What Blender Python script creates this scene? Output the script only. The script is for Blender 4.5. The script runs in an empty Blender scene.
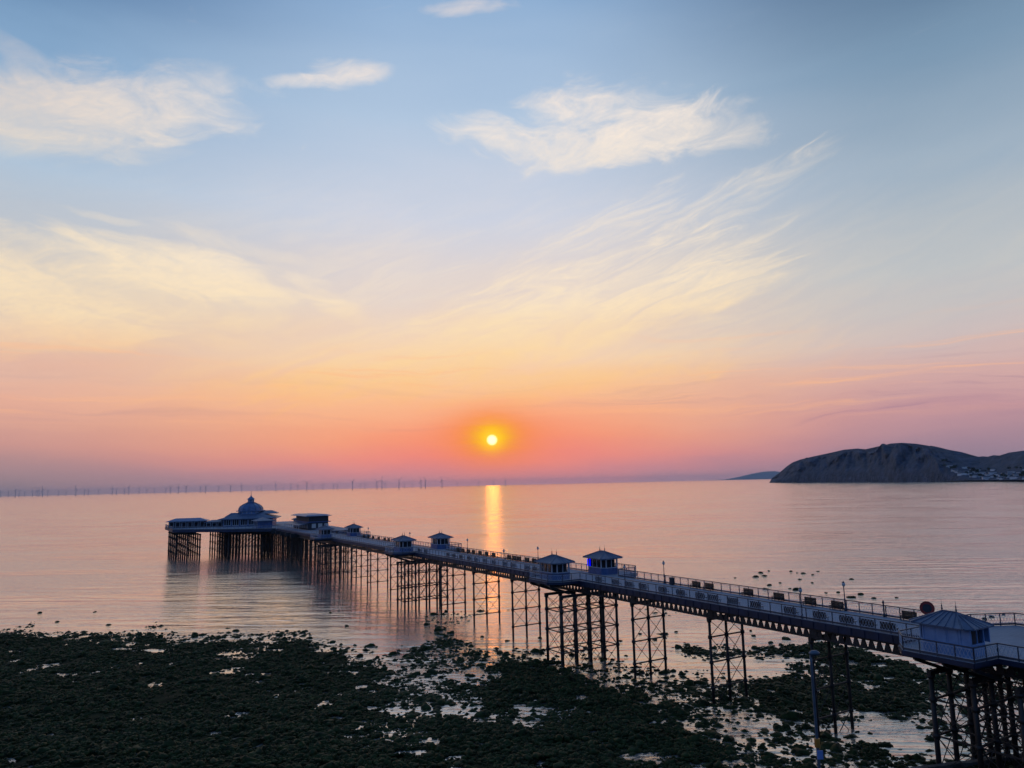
import bpy, bmesh, math, random
import numpy as np
from mathutils import Vector, Matrix

random.seed(7); rng = np.random.default_rng(11)
S = bpy.context.scene
COL = S.collection
PI = math.pi

# ------------------------------------------------------------------ camera
F_PX = 730.0
CAM_H = 25.5
ROLL = math.atan(.0228)
PITCH = math.radians(7.82)
Fv = np.array([0, math.cos(PITCH), math.sin(PITCH)]); R0 = np.array([1., 0, 0]); U0 = np.cross(R0, Fv)
Rv = math.cos(ROLL)*R0 - math.sin(ROLL)*U0
Uv = math.sin(ROLL)*R0 + math.cos(ROLL)*U0
cam = bpy.data.cameras.new('camera'); camo = bpy.data.objects.new('camera', cam); COL.objects.link(camo)
cam.sensor_width = 36; cam.lens = 36*F_PX/1024; cam.clip_start = .5; cam.clip_end = 200000
camo.matrix_world = Matrix(((Rv[0], Uv[0], -Fv[0], 0), (Rv[1], Uv[1], -Fv[1], 0), (Rv[2], Uv[2], -Fv[2], CAM_H), (0, 0, 0, 1)))
S.camera = camo

def ray(x, y):
    return Fv + Rv*(x-512)/F_PX + Uv*(384-y)/F_PX
def azel(x, y):                       # compass direction (degrees) of a sight line
    v = ray(x, y); v = v/np.linalg.norm(v)
    return math.degrees(math.atan2(v[0], v[1])), math.degrees(math.asin(v[2]))
def ground_at(x, y, z=0.):            # where a sight line meets the level z
    v = ray(x, y); k = (z-CAM_H)/v[2]
    return np.array([v[0]*k, v[1]*k])
def at_range(x, y, D):                # point at horizontal range D on a sight line
    v = ray(x, y); k = D/math.hypot(v[0], v[1])
    return np.array([v[0]*k, v[1]*k, CAM_H+v[2]*k])

SUN_AZ, SUN_EL = azel(492, 440)

# ------------------------------------------------------------------ colour management
S.view_settings.view_transform = 'Standard'; S.view_settings.look = 'None'
S.view_settings.exposure = 0.0; S.view_settings.gamma = 1.0
S.view_settings.use_curve_mapping = False
S.render.engine = 'CYCLES'
S.cycles.sample_clamp_indirect = 4.0
S.cycles.max_bounces = 6
S.cycles.use_denoising = True

def lin(r, g, b):
    f = lambda c: (c/255/12.92) if c/255 <= .04045 else ((c/255+.055)/1.055)**2.4
    return (f(r), f(g), f(b), 1)

# ------------------------------------------------------------------ world: dusk sky
W = bpy.data.worlds.new('World'); S.world = W; W.use_nodes = True
T = W.node_tree; T.nodes.clear()
class G:                               # small helper for node graphs
    def __init__(s, tree): s.t = tree
    def put(s, sock, v):
        if isinstance(v, bpy.types.NodeSocket): s.t.links.new(v, sock)
        elif v is not None: sock.default_value = v
    def m(s, op, a, b=None, c=None, clamp=False):
        n = s.t.nodes.new('ShaderNodeMath'); n.operation = op; n.use_clamp = clamp
        s.put(n.inputs[0], a)
        if b is not None: s.put(n.inputs[1], b)
        if c is not None: s.put(n.inputs[2], c)
        return n.outputs[0]
    def mix(s, f, a, b, mode='MIX'):
        n = s.t.nodes.new('ShaderNodeMix'); n.data_type = 'RGBA'; n.blend_type = mode
        s.put(n.inputs[0], f); s.put(n.inputs[6], a); s.put(n.inputs[7], b)
        return n.outputs[2]
    def ramp(s, f, stops, interp='LINEAR'):
        n = s.t.nodes.new('ShaderNodeValToRGB'); e = n.color_ramp.elements; n.color_ramp.interpolation = interp
        while len(e) < len(stops): e.new(.5)
        for i, (p, c) in enumerate(stops): e[i].position = p; e[i].color = c
        s.put(n.inputs[0], f); return n.outputs[0]
    def rng(s, v, a, b, c=0., d=1., smooth=False):
        n = s.t.nodes.new('ShaderNodeMapRange'); n.interpolation_type = 'SMOOTHSTEP' if smooth else 'LINEAR'
        s.put(n.inputs[0], v)
        for i, k in enumerate((a, b, c, d)): s.put(n.inputs[1+i], k)
        return n.outputs[0]
    def vec(s, x, y, z=0.):
        n = s.t.nodes.new('ShaderNodeCombineXYZ')
        for i, k in enumerate((x, y, z)): s.put(n.inputs[i], k)
        return n.outputs[0]
    def noise(s, v, scale, detail=5, rough=.55, dist=0., dim='3D'):
        n = s.t.nodes.new('ShaderNodeTexNoise'); n.noise_dimensions = dim
        s.put(n.inputs['Vector'], v); n.inputs['Scale'].default_value = scale
        n.inputs['Detail'].default_value = detail; n.inputs['Roughness'].default_value = rough
        n.inputs['Distortion'].default_value = dist
        return n.outputs[0]
g = G(T)
tc = T.nodes.new('ShaderNodeTexCoord')
nrm = T.nodes.new('ShaderNodeVectorMath'); nrm.operation = 'NORMALIZE'; T.links.new(tc.outputs['Generated'], nrm.inputs[0])
sep = T.nodes.new('ShaderNodeSeparateXYZ'); T.links.new(nrm.outputs[0], sep.inputs[0])
DEG = 180/PI
az = g.m('MULTIPLY', g.m('ARCTAN2', sep.outputs[0], sep.outputs[1]), DEG)
el = g.m('MULTIPLY', g.m('ARCSINE', sep.outputs[2]), DEG)
# soft unevenness of the air so that the gradients do not look computed
airn = g.noise(g.vec(g.m('MULTIPLY', az, .05), g.m('MULTIPLY', el, .22), 3.1), 1.0, 4, .5, .4)
elw = g.m('ADD', el, g.m('MULTIPLY', g.m('SUBTRACT', airn, .5), 4.0))
e01 = g.m('DIVIDE', g.m('MAXIMUM', elw, 0.0), 90.0, clamp=True)
def R(*st): return [(d/90, lin(*c)) for d, c in st]
mid = g.ramp(e01, R((0, (190, 146, 158)), (1.0, (214, 144, 148)), (2.2, (240, 150, 136)), (4.0, (250, 168, 128)), (7, (253, 196, 150)), (10, (248, 212, 178)), (15, (230, 214, 205)), (21, (206, 211, 225)), (28, (178, 199, 223)), (36, (142, 174, 210)), (90, (70, 112, 176))))
lft = g.ramp(e01, R((0, (146, 128, 136)), (1.2, (170, 138, 142)), (3.2, (205, 152, 144)), (6.5, (232, 176, 154)), (9.5, (224, 190, 174)), (14, (198, 194, 194)), (21, (176, 196, 216)), (28, (136, 170, 204)), (36, (68, 108, 154)), (90, (56, 98, 164))))
rgt = g.ramp(e01, R((0, (142, 128, 146)), (1.5, (162, 134, 150)), (4.0, (196, 150, 156)), (6.5, (212, 172, 168)), (9.5, (206, 190, 188)), (14, (190, 194, 197)), (21, (160, 178, 195)), (28, (124, 152, 178)), (36, (72, 101, 136)), (90, (58, 94, 154))))
daz = g.m('SUBTRACT', az, SUN_AZ)
wl = g.rng(daz, -6, -36, 0, 1, True)
wr = g.rng(daz, 3, 34, 0, 1, True)
sky = g.mix(wr, g.mix(wl, mid, lft), rgt)

# sun glow and disc (angular distance in degrees)
dx = g.m('MULTIPLY', daz, math.cos(math.radians(SUN_EL))); dy = g.m('SUBTRACT', el, SUN_EL)
def gauss(rx, ry, oy=0.):
    a = g.m('DIVIDE', dx, rx); b = g.m('DIVIDE', g.m('SUBTRACT', dy, oy), ry)
    return g.m('EXPONENT', g.m('MULTIPLY', g.m('ADD', g.m('MULTIPLY', a, a), g.m('MULTIPLY', b, b)), -1.0))

# cirrus: each patch is an elongated blob in the sky, torn up by stretched noise
wn = g.m('MULTIPLY', g.m('SUBTRACT', g.noise(g.vec(g.m('MULTIPLY', az, .13), g.m('MULTIPLY', el, .24), 9.), 1.0, 3), .5), 5.0)
def streak(ang, sx, sy, seed, dist=.6, detail=8, rough=.6):
    c, s_ = math.cos(math.radians(ang)), math.sin(math.radians(ang))
    u = g.m('ADD', g.m('MULTIPLY', az, c), g.m('MULTIPLY', el, s_))
    v = g.m('ADD', g.m('ADD', g.m('MULTIPLY', el, c), g.m('MULTIPLY', az, -s_)), g.m('MULTIPLY', wn, .35))
    return g.noise(g.vec(g.m('MULTIPLY', u, sx), g.m('MULTIPLY', v, sy), seed), 1.0, detail, rough, dist)
nA = streak(5, .20, .52, 1.3, .7, 9, .62)
nB = streak(17, .11, .72, 4.7, 1.0, 9, .66)
nC = streak(-8, .17, .52, 8.2, .8, 9, .62)
nF = streak(14, .7, 1.7, 6.1, 1.2, 6, .65)           # fine fibres
def patch(x, y, rx, ry, ang, n, amp, lo, hi, k):
    a0, e0 = azel(x, y); q = .0695                     # degrees per pixel near the picture's middle
    rx *= q; ry *= q
    c, s_ = math.cos(math.radians(ang)), math.sin(math.radians(ang))
    da = g.m('SUBTRACT', g.m('ADD', az, g.m('MULTIPLY', wn, .5)), a0); de = g.m('SUBTRACT', g.m('ADD', el, g.m('MULTIPLY', wn, .3)), e0)
    u = g.m('DIVIDE', g.m('ADD', g.m('MULTIPLY', da, c), g.m('MULTIPLY', de, s_)), rx)
    v = g.m('DIVIDE', g.m('SUBTRACT', g.m('MULTIPLY', de, c), g.m('MULTIPLY', da, s_)), ry)
    r2 = g.m('ADD', g.m('MULTIPLY', u, u), g.m('MULTIPLY', v, v))
    b = g.m('SUBTRACT', 1.0, r2)
    b = g.m('MAXIMUM', b, -1.0)
    d = g.m('ADD', g.m('MULTIPLY', b, .55), g.m('MULTIPLY', g.m('SUBTRACT', n, .5), amp))
    return g.m('MULTIPLY', g.rng(d, lo-.10, hi*.90, 0, 1, True), min(1., k*1.12))
patches = [
 (30, 112, 150, 40, 3, nA, 1.3, -.15, .8, .74), (130, 108, 120, 34, 5, nA, 1.9, -.1, .9, .65), (205, 84, 80, 20, 6, nA, 2.2, .05, 1., .35), (40, 72, 70, 16, -22, nC, 1.8, .1, .9, .3),
 (345, 72, 50, 15, 8, nA, 2.0, -.05, .95, .75), (300, 80, 50, 9, 8, nA, 1.5, .0, .7, .6), (470, 8, 58, 9, 2, nA, 1.6, -.05, .8, .6),
 (610, 122, 112, 44, -2, nA, 2.1, -.1, .95, .88), (690, 132, 85, 32, -4, nA, 2.2, -.05, 1.05, .68), (500, 140, 80, 22, -12, nC, 1.9, 0, .9, .75), (600, 155, 90, 20, 4, nA, 1.8, 0, .8, .6),
 (90, 290, 190, 46, -6, nC, 1.5, -.2, .9, .62), (180, 268, 150, 26, -7, nC, 1.3, -.1, .7, .85), (30, 300, 110, 44, -12, nC, 1.6, -.1, .8, .80), (230, 290, 120, 20, -6, nC, 1.6, -.05, .8, .7), (330, 300, 55, 18, -28, nC, 1.5, 0, .8, .6), (20, 335, 150, 26, 12, nB, 1.6, 0, .8, .6), (240, 245, 100, 10, -10, nC, 1.7, .1, .9, .35),
 (600, 262, 150, 60, 17, nB, 2.6, 0, 1.2, .62), (710, 215, 130, 30, 19, nB, 2.8, .05, 1.2, .42), (575, 312, 220, 52, 13, nB, 2.2, -.15, 1., .75), (690, 292, 120, 24, 9, nB, 2.0, -.1, 1., .68), (430, 355, 220, 40, 14, nB, 2.2, -.15, 1., .7),
 (255, 320, 44, 12, 5, nA, 1.6, 0, .8, .4), (520, 385, 260, 26, 3, nA, 2.2, 0, 1., .55), (300, 380, 240, 30, 6, nB, 2.2, 0, 1.1, .4), (640, 360, 200, 22, 8, nB, 2.4, .05, 1.1, .45), (100, 215, 60, 5, -3, nA, 1.6, .1, .8, .3),
]
den = None
for p in patches:
    d = patch(*p)
    den = d if den is None else g.m('SUBTRACT', 1.0, g.m('MULTIPLY', g.m('SUBTRACT', 1.0, den), g.m('SUBTRACT', 1.0, d)))
veil = g.m('MULTIPLY', g.rng(nB, .36, .70, 0, 1, True), g.m('MULTIPLY', g.rng(el, 4, 9, 0, 1, True), g.rng(el, 26, 14, 0, 1, True)))
den = g.m('MAXIMUM', den, g.m('MULTIPLY', veil, g.rng(g.m('ABSOLUTE', daz), 34, 8, .08, .34, True)))
den = g.m('MULTIPLY', den, g.m('ADD', .88, g.m('MULTIPLY', g.m('SUBTRACT', nF, .5), .7)), clamp=True)
ccol = g.ramp(e01, R((0, (236, 150, 130)), (4, (255, 180, 110)), (8, (255, 206, 140)), (11, (254, 224, 176)), (16, (253, 234, 206)), (22, (250, 234, 214)), (28, (246, 233, 222)), (40, (214, 206, 210))))
ccol_side = g.ramp(e01, R((0, (190, 130, 130)), (6, (232, 172, 150)), (12, (250, 224, 186)), (18, (248, 228, 196)), (28, (218, 206, 202)), (40, (160, 164, 180))))
cside = g.rng(g.m('ABSOLUTE', daz), 14, 38, 0, .8, True)
sky = g.mix(den, sky, g.mix(cside, ccol, ccol_side))
# thin low bands, mauve and gold, near the horizon
nL = g.noise(g.vec(g.m('MULTIPLY', az, .045), g.m('MULTIPLY', elw, 1.5), 2.2), 1.0, 6, .6, .5)
lowm = g.m('MULTIPLY', g.rng(nL, .50, .72, 0, 1, True), g.m('MULTIPLY', g.rng(el, 3.2, 5.2, 0, 1, True), g.rng(el, 9, 6.5, 0, 1, True)))
sky = g.mix(g.m('MULTIPLY', lowm, g.m('ADD', .16, g.m('MULTIPLY', wr, .4))), sky, lin(150, 118, 146))
lowg = g.m('MULTIPLY', g.rng(nL, .47, .30, 0, 1, True), g.m('MULTIPLY', g.rng(el, 3.6, 6., 0, 1, True), g.rng(el, 12, 8, 0, 1, True)))
sky = g.mix(g.m('MULTIPLY', lowg, .5), sky, lin(255, 190, 140))
# glow
bands = g.m('ADD', .55, g.m('MULTIPLY', g.noise(g.vec(g.m('MULTIPLY', az, .25), g.m('MULTIPLY', el, 2.4), 5.5), 1.0, 4, .55, .6), .9))
glow3 = g.m('MULTIPLY', gauss(11., 3.0, -.2), .52)
sky = g.mix(glow3, sky, lin(255, 120, 98))
glow2 = g.m('MULTIPLY', g.m('MULTIPLY', gauss(3.1, 1.9, .25), .95), bands, clamp=True)
sky = g.mix(glow2, sky, lin(255, 140, 38))
glow1 = g.m('MULTIPLY', g.m('MULTIPLY', gauss(1.45, .95, .3), .95), bands, clamp=True)
sky = g.mix(glow1, sky, lin(255, 205, 20))
halo = g.m('MULTIPLY', gauss(.72, .72), 1.0, clamp=True)
sky = g.mix(halo, sky, (1.2, .68, .03, 1))
disc = g.rng(g.m('SQRT', g.m('ADD', g.m('MULTIPLY', dx, dx), g.m('MULTIPLY', dy, dy))), .50, .22, 0, 1, True)
sky = g.mix(disc, sky, (1.9, 1.5, .75, 1))
# the half of the sky away from the sun: clear blue dusk from the Sky Texture
nis = T.nodes.new('ShaderNodeTexSky'); nis.sky_type = 'NISHITA'; nis.sun_disc = False
nis.sun_elevation = math.radians(SUN_EL); nis.sun_rotation = math.radians(SUN_AZ); nis.dust_density = 2.0
nisc = g.mix(1.0, nis.outputs[0], (.10, .10, .10, 1), 'MULTIPLY')
nisc = g.mix(.75, nisc, lin(92, 134, 200))
back = g.rng(sep.outputs[1], .30, -.45, 0, 1, True)
sky = g.mix(back, sky, nisc)
bg = T.nodes.new('ShaderNodeBackground'); T.links.new(sky, bg.inputs[0]); bg.inputs[1].default_value = 1.0
wo = T.nodes.new('ShaderNodeOutputWorld'); T.links.new(bg.outputs[0], wo.inputs[0])
W.cycles.sampling_method = 'MANUAL'; W.cycles.sample_map_resolution = 1024

# ------------------------------------------------------------------ sun lamp
sl = bpy.data.lights.new('sun', 'SUN'); sl.energy = .006; sl.angle = math.radians(1.1); sl.color = (1, .24, .015)
so = bpy.data.objects.new('sun', sl); COL.objects.link(so)
sdir = Vector((math.sin(math.radians(SUN_AZ))*math.cos(math.radians(SUN_EL)), math.cos(math.radians(SUN_AZ))*math.cos(math.radians(SUN_EL)), math.sin(math.radians(SUN_EL))))
so.rotation_euler = sdir.to_track_quat('Z', 'Y').to_euler(); so.location = (0, 300, 200)

# ------------------------------------------------------------------ helpers
def mat(name, col, rough=.6, var=.25, scale=1.5, col2=None, metallic=0., bump=0., bscale=8., stretch=(1, 1, 1), spec=.5):
    m = bpy.data.materials.new(name); m.use_nodes = True; t = m.node_tree; q = G(t)
    b = t.nodes['Principled BSDF']; b.inputs['Roughness'].default_value = rough; b.inputs['Metallic'].default_value = metallic
    b.inputs['Specular IOR Level'].default_value = spec
    co = t.nodes.new('ShaderNodeTexCoord'); mp = t.nodes.new('ShaderNodeMapping'); mp.inputs['Scale'].default_value = stretch
    t.links.new(co.outputs['Object'], mp.inputs[0])
    n = q.noise(mp.outputs[0], scale, 6, .65)
    c2 = col2 if col2 else tuple(k*(1-var*1.6) for k in col)
    t.links.new(q.ramp(n, [(.32, (*c2, 1)), (.68, (*col, 1))]), b.inputs['Base Color'])
    if bump:
        bn = t.nodes.new('ShaderNodeBump'); bn.inputs['Strength'].default_value = bump; bn.inputs['Distance'].default_value = .05
        t.links.new(q.noise(mp.outputs[0], bscale, 5, .6), bn.inputs['Height']); t.links.new(bn.outputs[0], b.inputs['Normal'])
    return m
M = dict(
 iron=mat('dark_iron', (.018, .018, .020), .65, .5, 1.2, (.022, .015, .012)),
 girder=mat('girder_paint', (.022, .028, .036), .6, .5, .8),
 fascia=mat('blue_fascia', (.008, .022, .07), .6, .4, .7),
 deck=mat('deck_planks', (.27, .30, .35), .75, .3, 2.0, (.17, .19, .23), stretch=(6, .3, 1)),
 rail=mat('pale_rail_paint', (.46, .52, .64), .5, .2, 3.),
 handrail=mat('dark_handrail', (.06, .07, .10), .5, .3, 3.),
 wood=mat('bench_wood', (.028, .020, .016), .6, .4, 5., stretch=(1, 8, 8)),
 wall=mat('pale_blue_panel', (.20, .33, .58), .55, .2, 1.2, (.12, .22, .44)),
 trim=mat('white_trim', (.42, .46, .55), .5, .15, 2.),
 dado=mat('blue_panel', (.06, .12, .30), .5, .3, 1.5),
 roof=mat('lead_roof', (.09, .125, .20), .5, .35, .9, (.045, .07, .13)),
 dome=mat('blue_dome', (.10, .17, .33), .45, .3, 1.0),
 glass=mat('dark_glass', (.015, .02, .03), .12, .2, 1.),
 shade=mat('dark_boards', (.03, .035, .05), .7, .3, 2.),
 lampglass=mat('lamp_globe', (.5, .5, .5), .25, .1, 2.),
 red=mat('red_board', (.28, .03, .025), .5, .3, 4.),
 steel=mat('grey_steel', (.09, .12, .16), .5, .2, 3., metallic=.2),
 orange=mat('orange_band', (.5, .20, .03), .5, .2, 4.),
 bluenote=mat('blue_notice', (.20, .30, .62), .5, .1, 4.),
 turbine=mat('turbine_grey', (.38, .38, .40), .5, .05, .05),
 house=mat('house_render', (.62, .62, .64), .7, .15, .1),
 slate=mat('slate_roof', (.10, .10, .12), .7, .2, .1),
 stone=mat('sea_wall_stone', (.13, .13, .12), .85, .5, .9, bump=.6, bscale=2.),
 crown=mat('tree_leaves', (.035, .06, .03), .8, .4, .2),
)
em = bpy.data.materials.new('blue_light'); em.use_nodes = True
_b = em.node_tree.nodes['Principled BSDF']; _b.inputs['Base Color'].default_value = (.0, .0, .5, 1)
_b.inputs['Emission Color'].default_value = (.0, .0, 1, 1); _b.inputs['Emission Strength'].default_value = 1.1
M['bluelight'] = em

class MB:
    def __init__(s): s.v = []; s.f = []
    def add(s, vs, fs):
        o = len(s.v); s.v += [tuple(map(float, p)) for p in vs]; s.f += [tuple(i+o for i in f) for f in fs]; return s
    def box(s, x0, x1, y0, y1, z0, z1):
        v = [(x, y, z) for z in (z0, z1) for x, y in ((x0, y0), (x1, y0), (x1, y1), (x0, y1))]
        return s.add(v, [(3, 2, 1, 0), (4, 5, 6, 7), (0, 1, 5, 4), (1, 2, 6, 5), (2, 3, 7, 6), (3, 0, 4, 7)])
    def bar(s, a, b, w, h=None, up=(0, 0, 1)):
        a = Vector(a); b = Vector(b); d = (b-a); h = h or w
        if d.length < 1e-6: return s
        d.normalize(); u = Vector(up)
        if abs(d.dot(u)) > .98: u = Vector((1, 0, 0))
        x = d.cross(u).normalized()*w/2; y = x.cross(d).normalized()*h/2
        v = [p+q for p in (a, b) for q in (-x-y, x-y, x+y, -x+y)]
        return s.add(v, [(3, 2, 1, 0), (4, 5, 6, 7), (0, 1, 5, 4), (1, 2, 6, 5), (2, 3, 7, 6), (3, 0, 4, 7)])
    def tube(s, a, b, r, r2=None, n=8):
        a = Vector(a); b = Vector(b); d = (b-a).normalized(); r2 = r if r2 is None else r2
        u = Vector((1, 0, 0)) if abs(d.z) > .9 else Vector((0, 0, 1))
        x = d.cross(u).normalized(); y = d.cross(x)
        v = [p+(x*math.cos(2*PI*i/n)+y*math.sin(2*PI*i/n))*q for p, q in ((a, r), (b, r2)) for i in range(n)]
        f = [(i, i+n, (i+1) % n+n, (i+1) % n) for i in range(n)]+[tuple(range(n)), tuple(range(2*n-1, n-1, -1))]
        return s.add(v, f)
    def lathe(s, prof, n=24, c=(0, 0, 0), rot=0., sx=1., sy=1.):
        v = []; f = []
        for r, z in prof:
            v += [(c[0]+sx*r*math.cos(rot+2*PI*i/n), c[1]+sy*r*math.sin(rot+2*PI*i/n), c[2]+z) for i in range(n)]
        for j in range(len(prof)-1):
            for i in range(n): f.append((j*n+i, j*n+(i+1) % n, (j+1)*n+(i+1) % n, (j+1)*n+i))
        f += [tuple(range(n-1, -1, -1)), tuple(range((len(prof)-1)*n, len(prof)*n))]
        return s.add(v, f)
    def prism(s, pts, z0, z1):
        n = len(pts); v = [(x, y, z) for z in (z0, z1) for x, y in pts]
        return s.add(v, [tuple(range(n-1, -1, -1)), tuple(range(n, 2*n))]+[(i, (i+1) % n, (i+1) % n+n, i+n) for i in range(n)])
    def build(s, name, m, parent=None, smooth=False):
        me = bpy.data.meshes.new(name); me.from_pydata(s.v, [], s.f)
        bm = bmesh.new(); bm.from_mesh(me); bmesh.ops.recalc_face_normals(bm, faces=bm.faces); bm.to_mesh(me); bm.free()
        me.materials.append(M[m] if isinstance(m, str) else m)
        if smooth:
            me.polygons.foreach_set('use_smooth', [True]*len(me.polygons))
        o = bpy.data.objects.new(name, me); COL.objects.link(o)
        if parent is not None: o.parent = parent
        return o
def tag(o, label=None, cat=None, group=None, kind=None):
    if label: o['label'] = label
    if cat: o['category'] = cat
    if group: o['group'] = group
    if kind: o['kind'] = kind
    return o
def empty(name, loc, rz=0.):
    o = bpy.data.objects.new(name, None); COL.objects.link(o); o.location = loc; o.rotation_euler = (0, 0, rz); o.empty_display_size = .3; return o
def copy_tree(o, parent=None):
    c = o.copy(); COL.objects.link(c)
    if parent is not None: c.parent = parent
    for ch in list(o.children): copy_tree(ch, c)
    return c

# value noise for shaping ground in numpy
_perm = rng.random((256, 256))
def vnoise(x, y):
    xi = np.floor(x).astype(int); yi = np.floor(y).astype(int); fx = x-xi; fy = y-yi
    fx = fx*fx*(3-2*fx); fy = fy*fy*(3-2*fy)
    p = lambda a, b: _perm[a & 255, b & 255]
    return (p(xi, yi)*(1-fx)+p(xi+1, yi)*fx)*(1-fy)+(p(xi, yi+1)*(1-fx)+p(xi+1, yi+1)*fx)*fy
def fbm(x, y, o=4):
    t = 0; a = .5; n = 0
    for i in range(o):
        t = t+a*vnoise(x*2**i+17*i, y*2**i+31*i); n += a; a *= .5
    return t/n-.5
def sstep(a, b, x):
    t = np.clip((x-a)/(b-a), 0, 1); return t*t*(3-2*t)
def fast_mesh(name, V, Fq, m, smooth=True):
    me = bpy.data.meshes.new(name); k = Fq.shape[1]
    me.vertices.add(len(V)); me.vertices.foreach_set('co', np.asarray(V, np.float32).ravel())
    me.loops.add(Fq.size); me.loops.foreach_set('vertex_index', Fq.astype(np.int32).ravel())
    me.polygons.add(len(Fq)); me.polygons.foreach_set('loop_start', np.arange(0, Fq.size, k, dtype=np.int32))
    if smooth: me.polygons.foreach_set('use_smooth', np.ones(len(Fq), bool))
    me.update(calc_edges=True); me.materials.append(m)
    o = bpy.data.objects.new(name, me); COL.objects.link(o); return o

# ------------------------------------------------------------------ sea
def sea_material():
    m = bpy.data.materials.new('sea_water'); m.use_nodes = True; t = m.node_tree; q = G(t)
    b = t.nodes['Principled BSDF']
    b.inputs['Base Color'].default_value = (.61, .52, .44, 1); b.inputs['Metallic'].default_value = .72; b.inputs['IOR'].default_value = 1.4
    b.inputs['Roughness'].default_value = .22
    co = t.nodes.new('ShaderNodeTexCoord'); sp = t.nodes.new('ShaderNodeSeparateXYZ'); t.links.new(co.outputs['Object'], sp.inputs[0])
    x, y = sp.outputs[0], sp.outputs[1]
    # long low swell running roughly across the bay, short ripples on top, calm slicks between
    w1 = q.noise(q.vec(q.m('MULTIPLY', x, .05), q.m('MULTIPLY', q.m('ADD', y, q.m('MULTIPLY', x, .12)), .28), 0.), 1.0, 4, .55, .4)
    w2 = q.noise(q.vec(q.m('MULTIPLY', x, .42), q.m('MULTIPLY', y, .95), 4.), 1.0, 4, .6, .3)
    w3 = q.noise(q.vec(q.m('MULTIPLY', x, .012), q.m('MULTIPLY', y, .035), 7.), 1.0, 3, .5, .8)
    calm = q.rng(w3, .38, .62, .25, 1., True)
    h = q.m('ADD', q.m('MULTIPLY', w1, .55), q.m('MULTIPLY', q.m('MULTIPLY', w2, .26), calm))
    bn = t.nodes.new('ShaderNodeBump'); bn.inputs['Strength'].default_value = .8; bn.inputs['Distance'].default_value = 1.0
    t.links.new(h, bn.inputs['Height']); t.links.new(bn.outputs[0], b.inputs['Normal'])
    t.links.new(q.rng(w3, .35, .65, .10, .19), b.inputs['Roughness'])
    return m
mb = MB(); mb.add([(-32000, -400, 0), (32000, -400, 0), (32000, 34000, 0), (-32000, 34000, 0)], [(0, 1, 2, 3)])
tag(mb.build('sea', sea_material()), kind='structure')

# ------------------------------------------------------------------ beach and shore
# (picture x, y, cover): +1 weed and cobbles, 0 rocks awash, -1 open water; turned into ground positions here
CTRL = [
 (-120, 615, -1), (0, 618, -1), (100, 620, -1), (200, 622, -1), (300, 621, -1), (340, 626, -1),
 (-120, 626, -1), (0, 626, -.9), (60, 628, -.9), (120, 629, -.9), (200, 630, -.9), (260, 629, -.9), (320, 634, -.5), (-120, 632, .1), (0, 631, .1), (60, 634, .1), (120, 635, .1), (200, 636, .05), (260, 635, .1), (310, 636, .0), (335, 645, .0), (365, 652, -.05),
 (-60, 639, .7), (0, 638, .7), (50, 640, .7), (100, 641, .7), (150, 641, .65), (200, 642, .65), (250, 642, .65), (290, 642, .6), (-120, 645, 1), (0, 645, 1), (100, 648, 1), (200, 650, .9), (300, 650, .8), (330, 660, .7), (370, 668, .45),
 (0, 690, 1), (100, 690, 1), (200, 690, .9), (300, 690, .9), (380, 690, .75), (0, 760, 1), (150, 760, .9), (300, 760, .9), (400, 760, .9), (250, 725, .85), (120, 725, 1),
 (350, 640, -.5), (380, 640, -.7), (410, 640, -.5), (395, 658, -.3), (425, 655, .35), (450, 650, .2), (470, 658, .25),
 (400, 680, .12), (420, 674, -.05), (440, 690, .0), (465, 684, .35), (415, 695, .3), (450, 709, -.42), (475, 710, -.12), (430, 709, -.15), (450, 722, .7), (450, 699, .2), (500, 705, .7), (535, 712, -.05), (560, 700, .9),
 (490, 640, -.8), (520, 640, -.8), (500, 655, -.15), (530, 655, -.1), (500, 668, .5), (540, 668, .45), (560, 645, -.6), (590, 640, -.85), (575, 655, -.1), (600, 660, -.15), (590, 674, .15),
 (520, 685, 1), (560, 680, .9), (620, 690, .35), (620, 672, .05), (640, 676, .05), (660, 672, .05), (600, 700, .8), (640, 655, -.5), (660, 645, -.5), (670, 660, -.65), (690, 665, -.65), (630, 643, -.7),
 (690, 650, .25), (720, 652, .45), (760, 653, .55), (790, 652, .75), (815, 650, .9), (700, 640, -.8), (750, 640, -.85), (800, 638, -.7), (780, 641, -.5),
 (720, 666, -.6), (750, 667, -.7), (775, 666, -.6), (795, 668, .2), (735, 663, -.6), (700, 677, .0), (730, 680, .12), (760, 682, .75), (800, 685, 1), (850, 670, 1), (850, 655, 1), (880, 668, 1), (900, 680, 1), (830, 700, 1), (880, 700, .9), (920, 690, .7), (780, 705, .5),
 (850, 636, -1), (870, 641, -.9), (890, 648, -.8), (910, 655, -.7), (935, 664, -.5), (960, 672, -.1), (920, 640, -1), (960, 650, -.9), (1000, 655, -.6), (1060, 660, -.5), (905, 668, .6),
 (680, 695, .1), (700, 705, .0), (720, 715, -.15), (740, 705, .0), (700, 725, -.05), (740, 730, -.15), (670, 715, .32), (650, 735, 1), (620, 720, 1), (560, 740, 1), (500, 740, 1), (690, 750, .8), (640, 758, .25), (740, 755, .2), (600, 760, .9),
 (780, 722, .05), (790, 735, -.05), (815, 738, .0), (850, 725, -.2), (875, 728, -.55), (905, 736, -.5), (930, 725, -.2), (855, 738, -.25), (835, 748, .2), (870, 752, .4), (780, 755, .3), (820, 715, .6),
 (945, 700, -.1), (970, 705, -.4), (1000, 710, -.45), (985, 725, -.45), (1015, 725, -.3), (960, 735, -.2), (1000, 740, -.2), (1010, 690, .0), (1030, 680, .2), (950, 680, .5), (980, 685, .3), (1080, 700, .0), (1100, 740, .2),
]
cp = np.array([ground_at(x, y) for x, y, c in CTRL]); cv = np.array([c for *_, c in CTRL])
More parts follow.
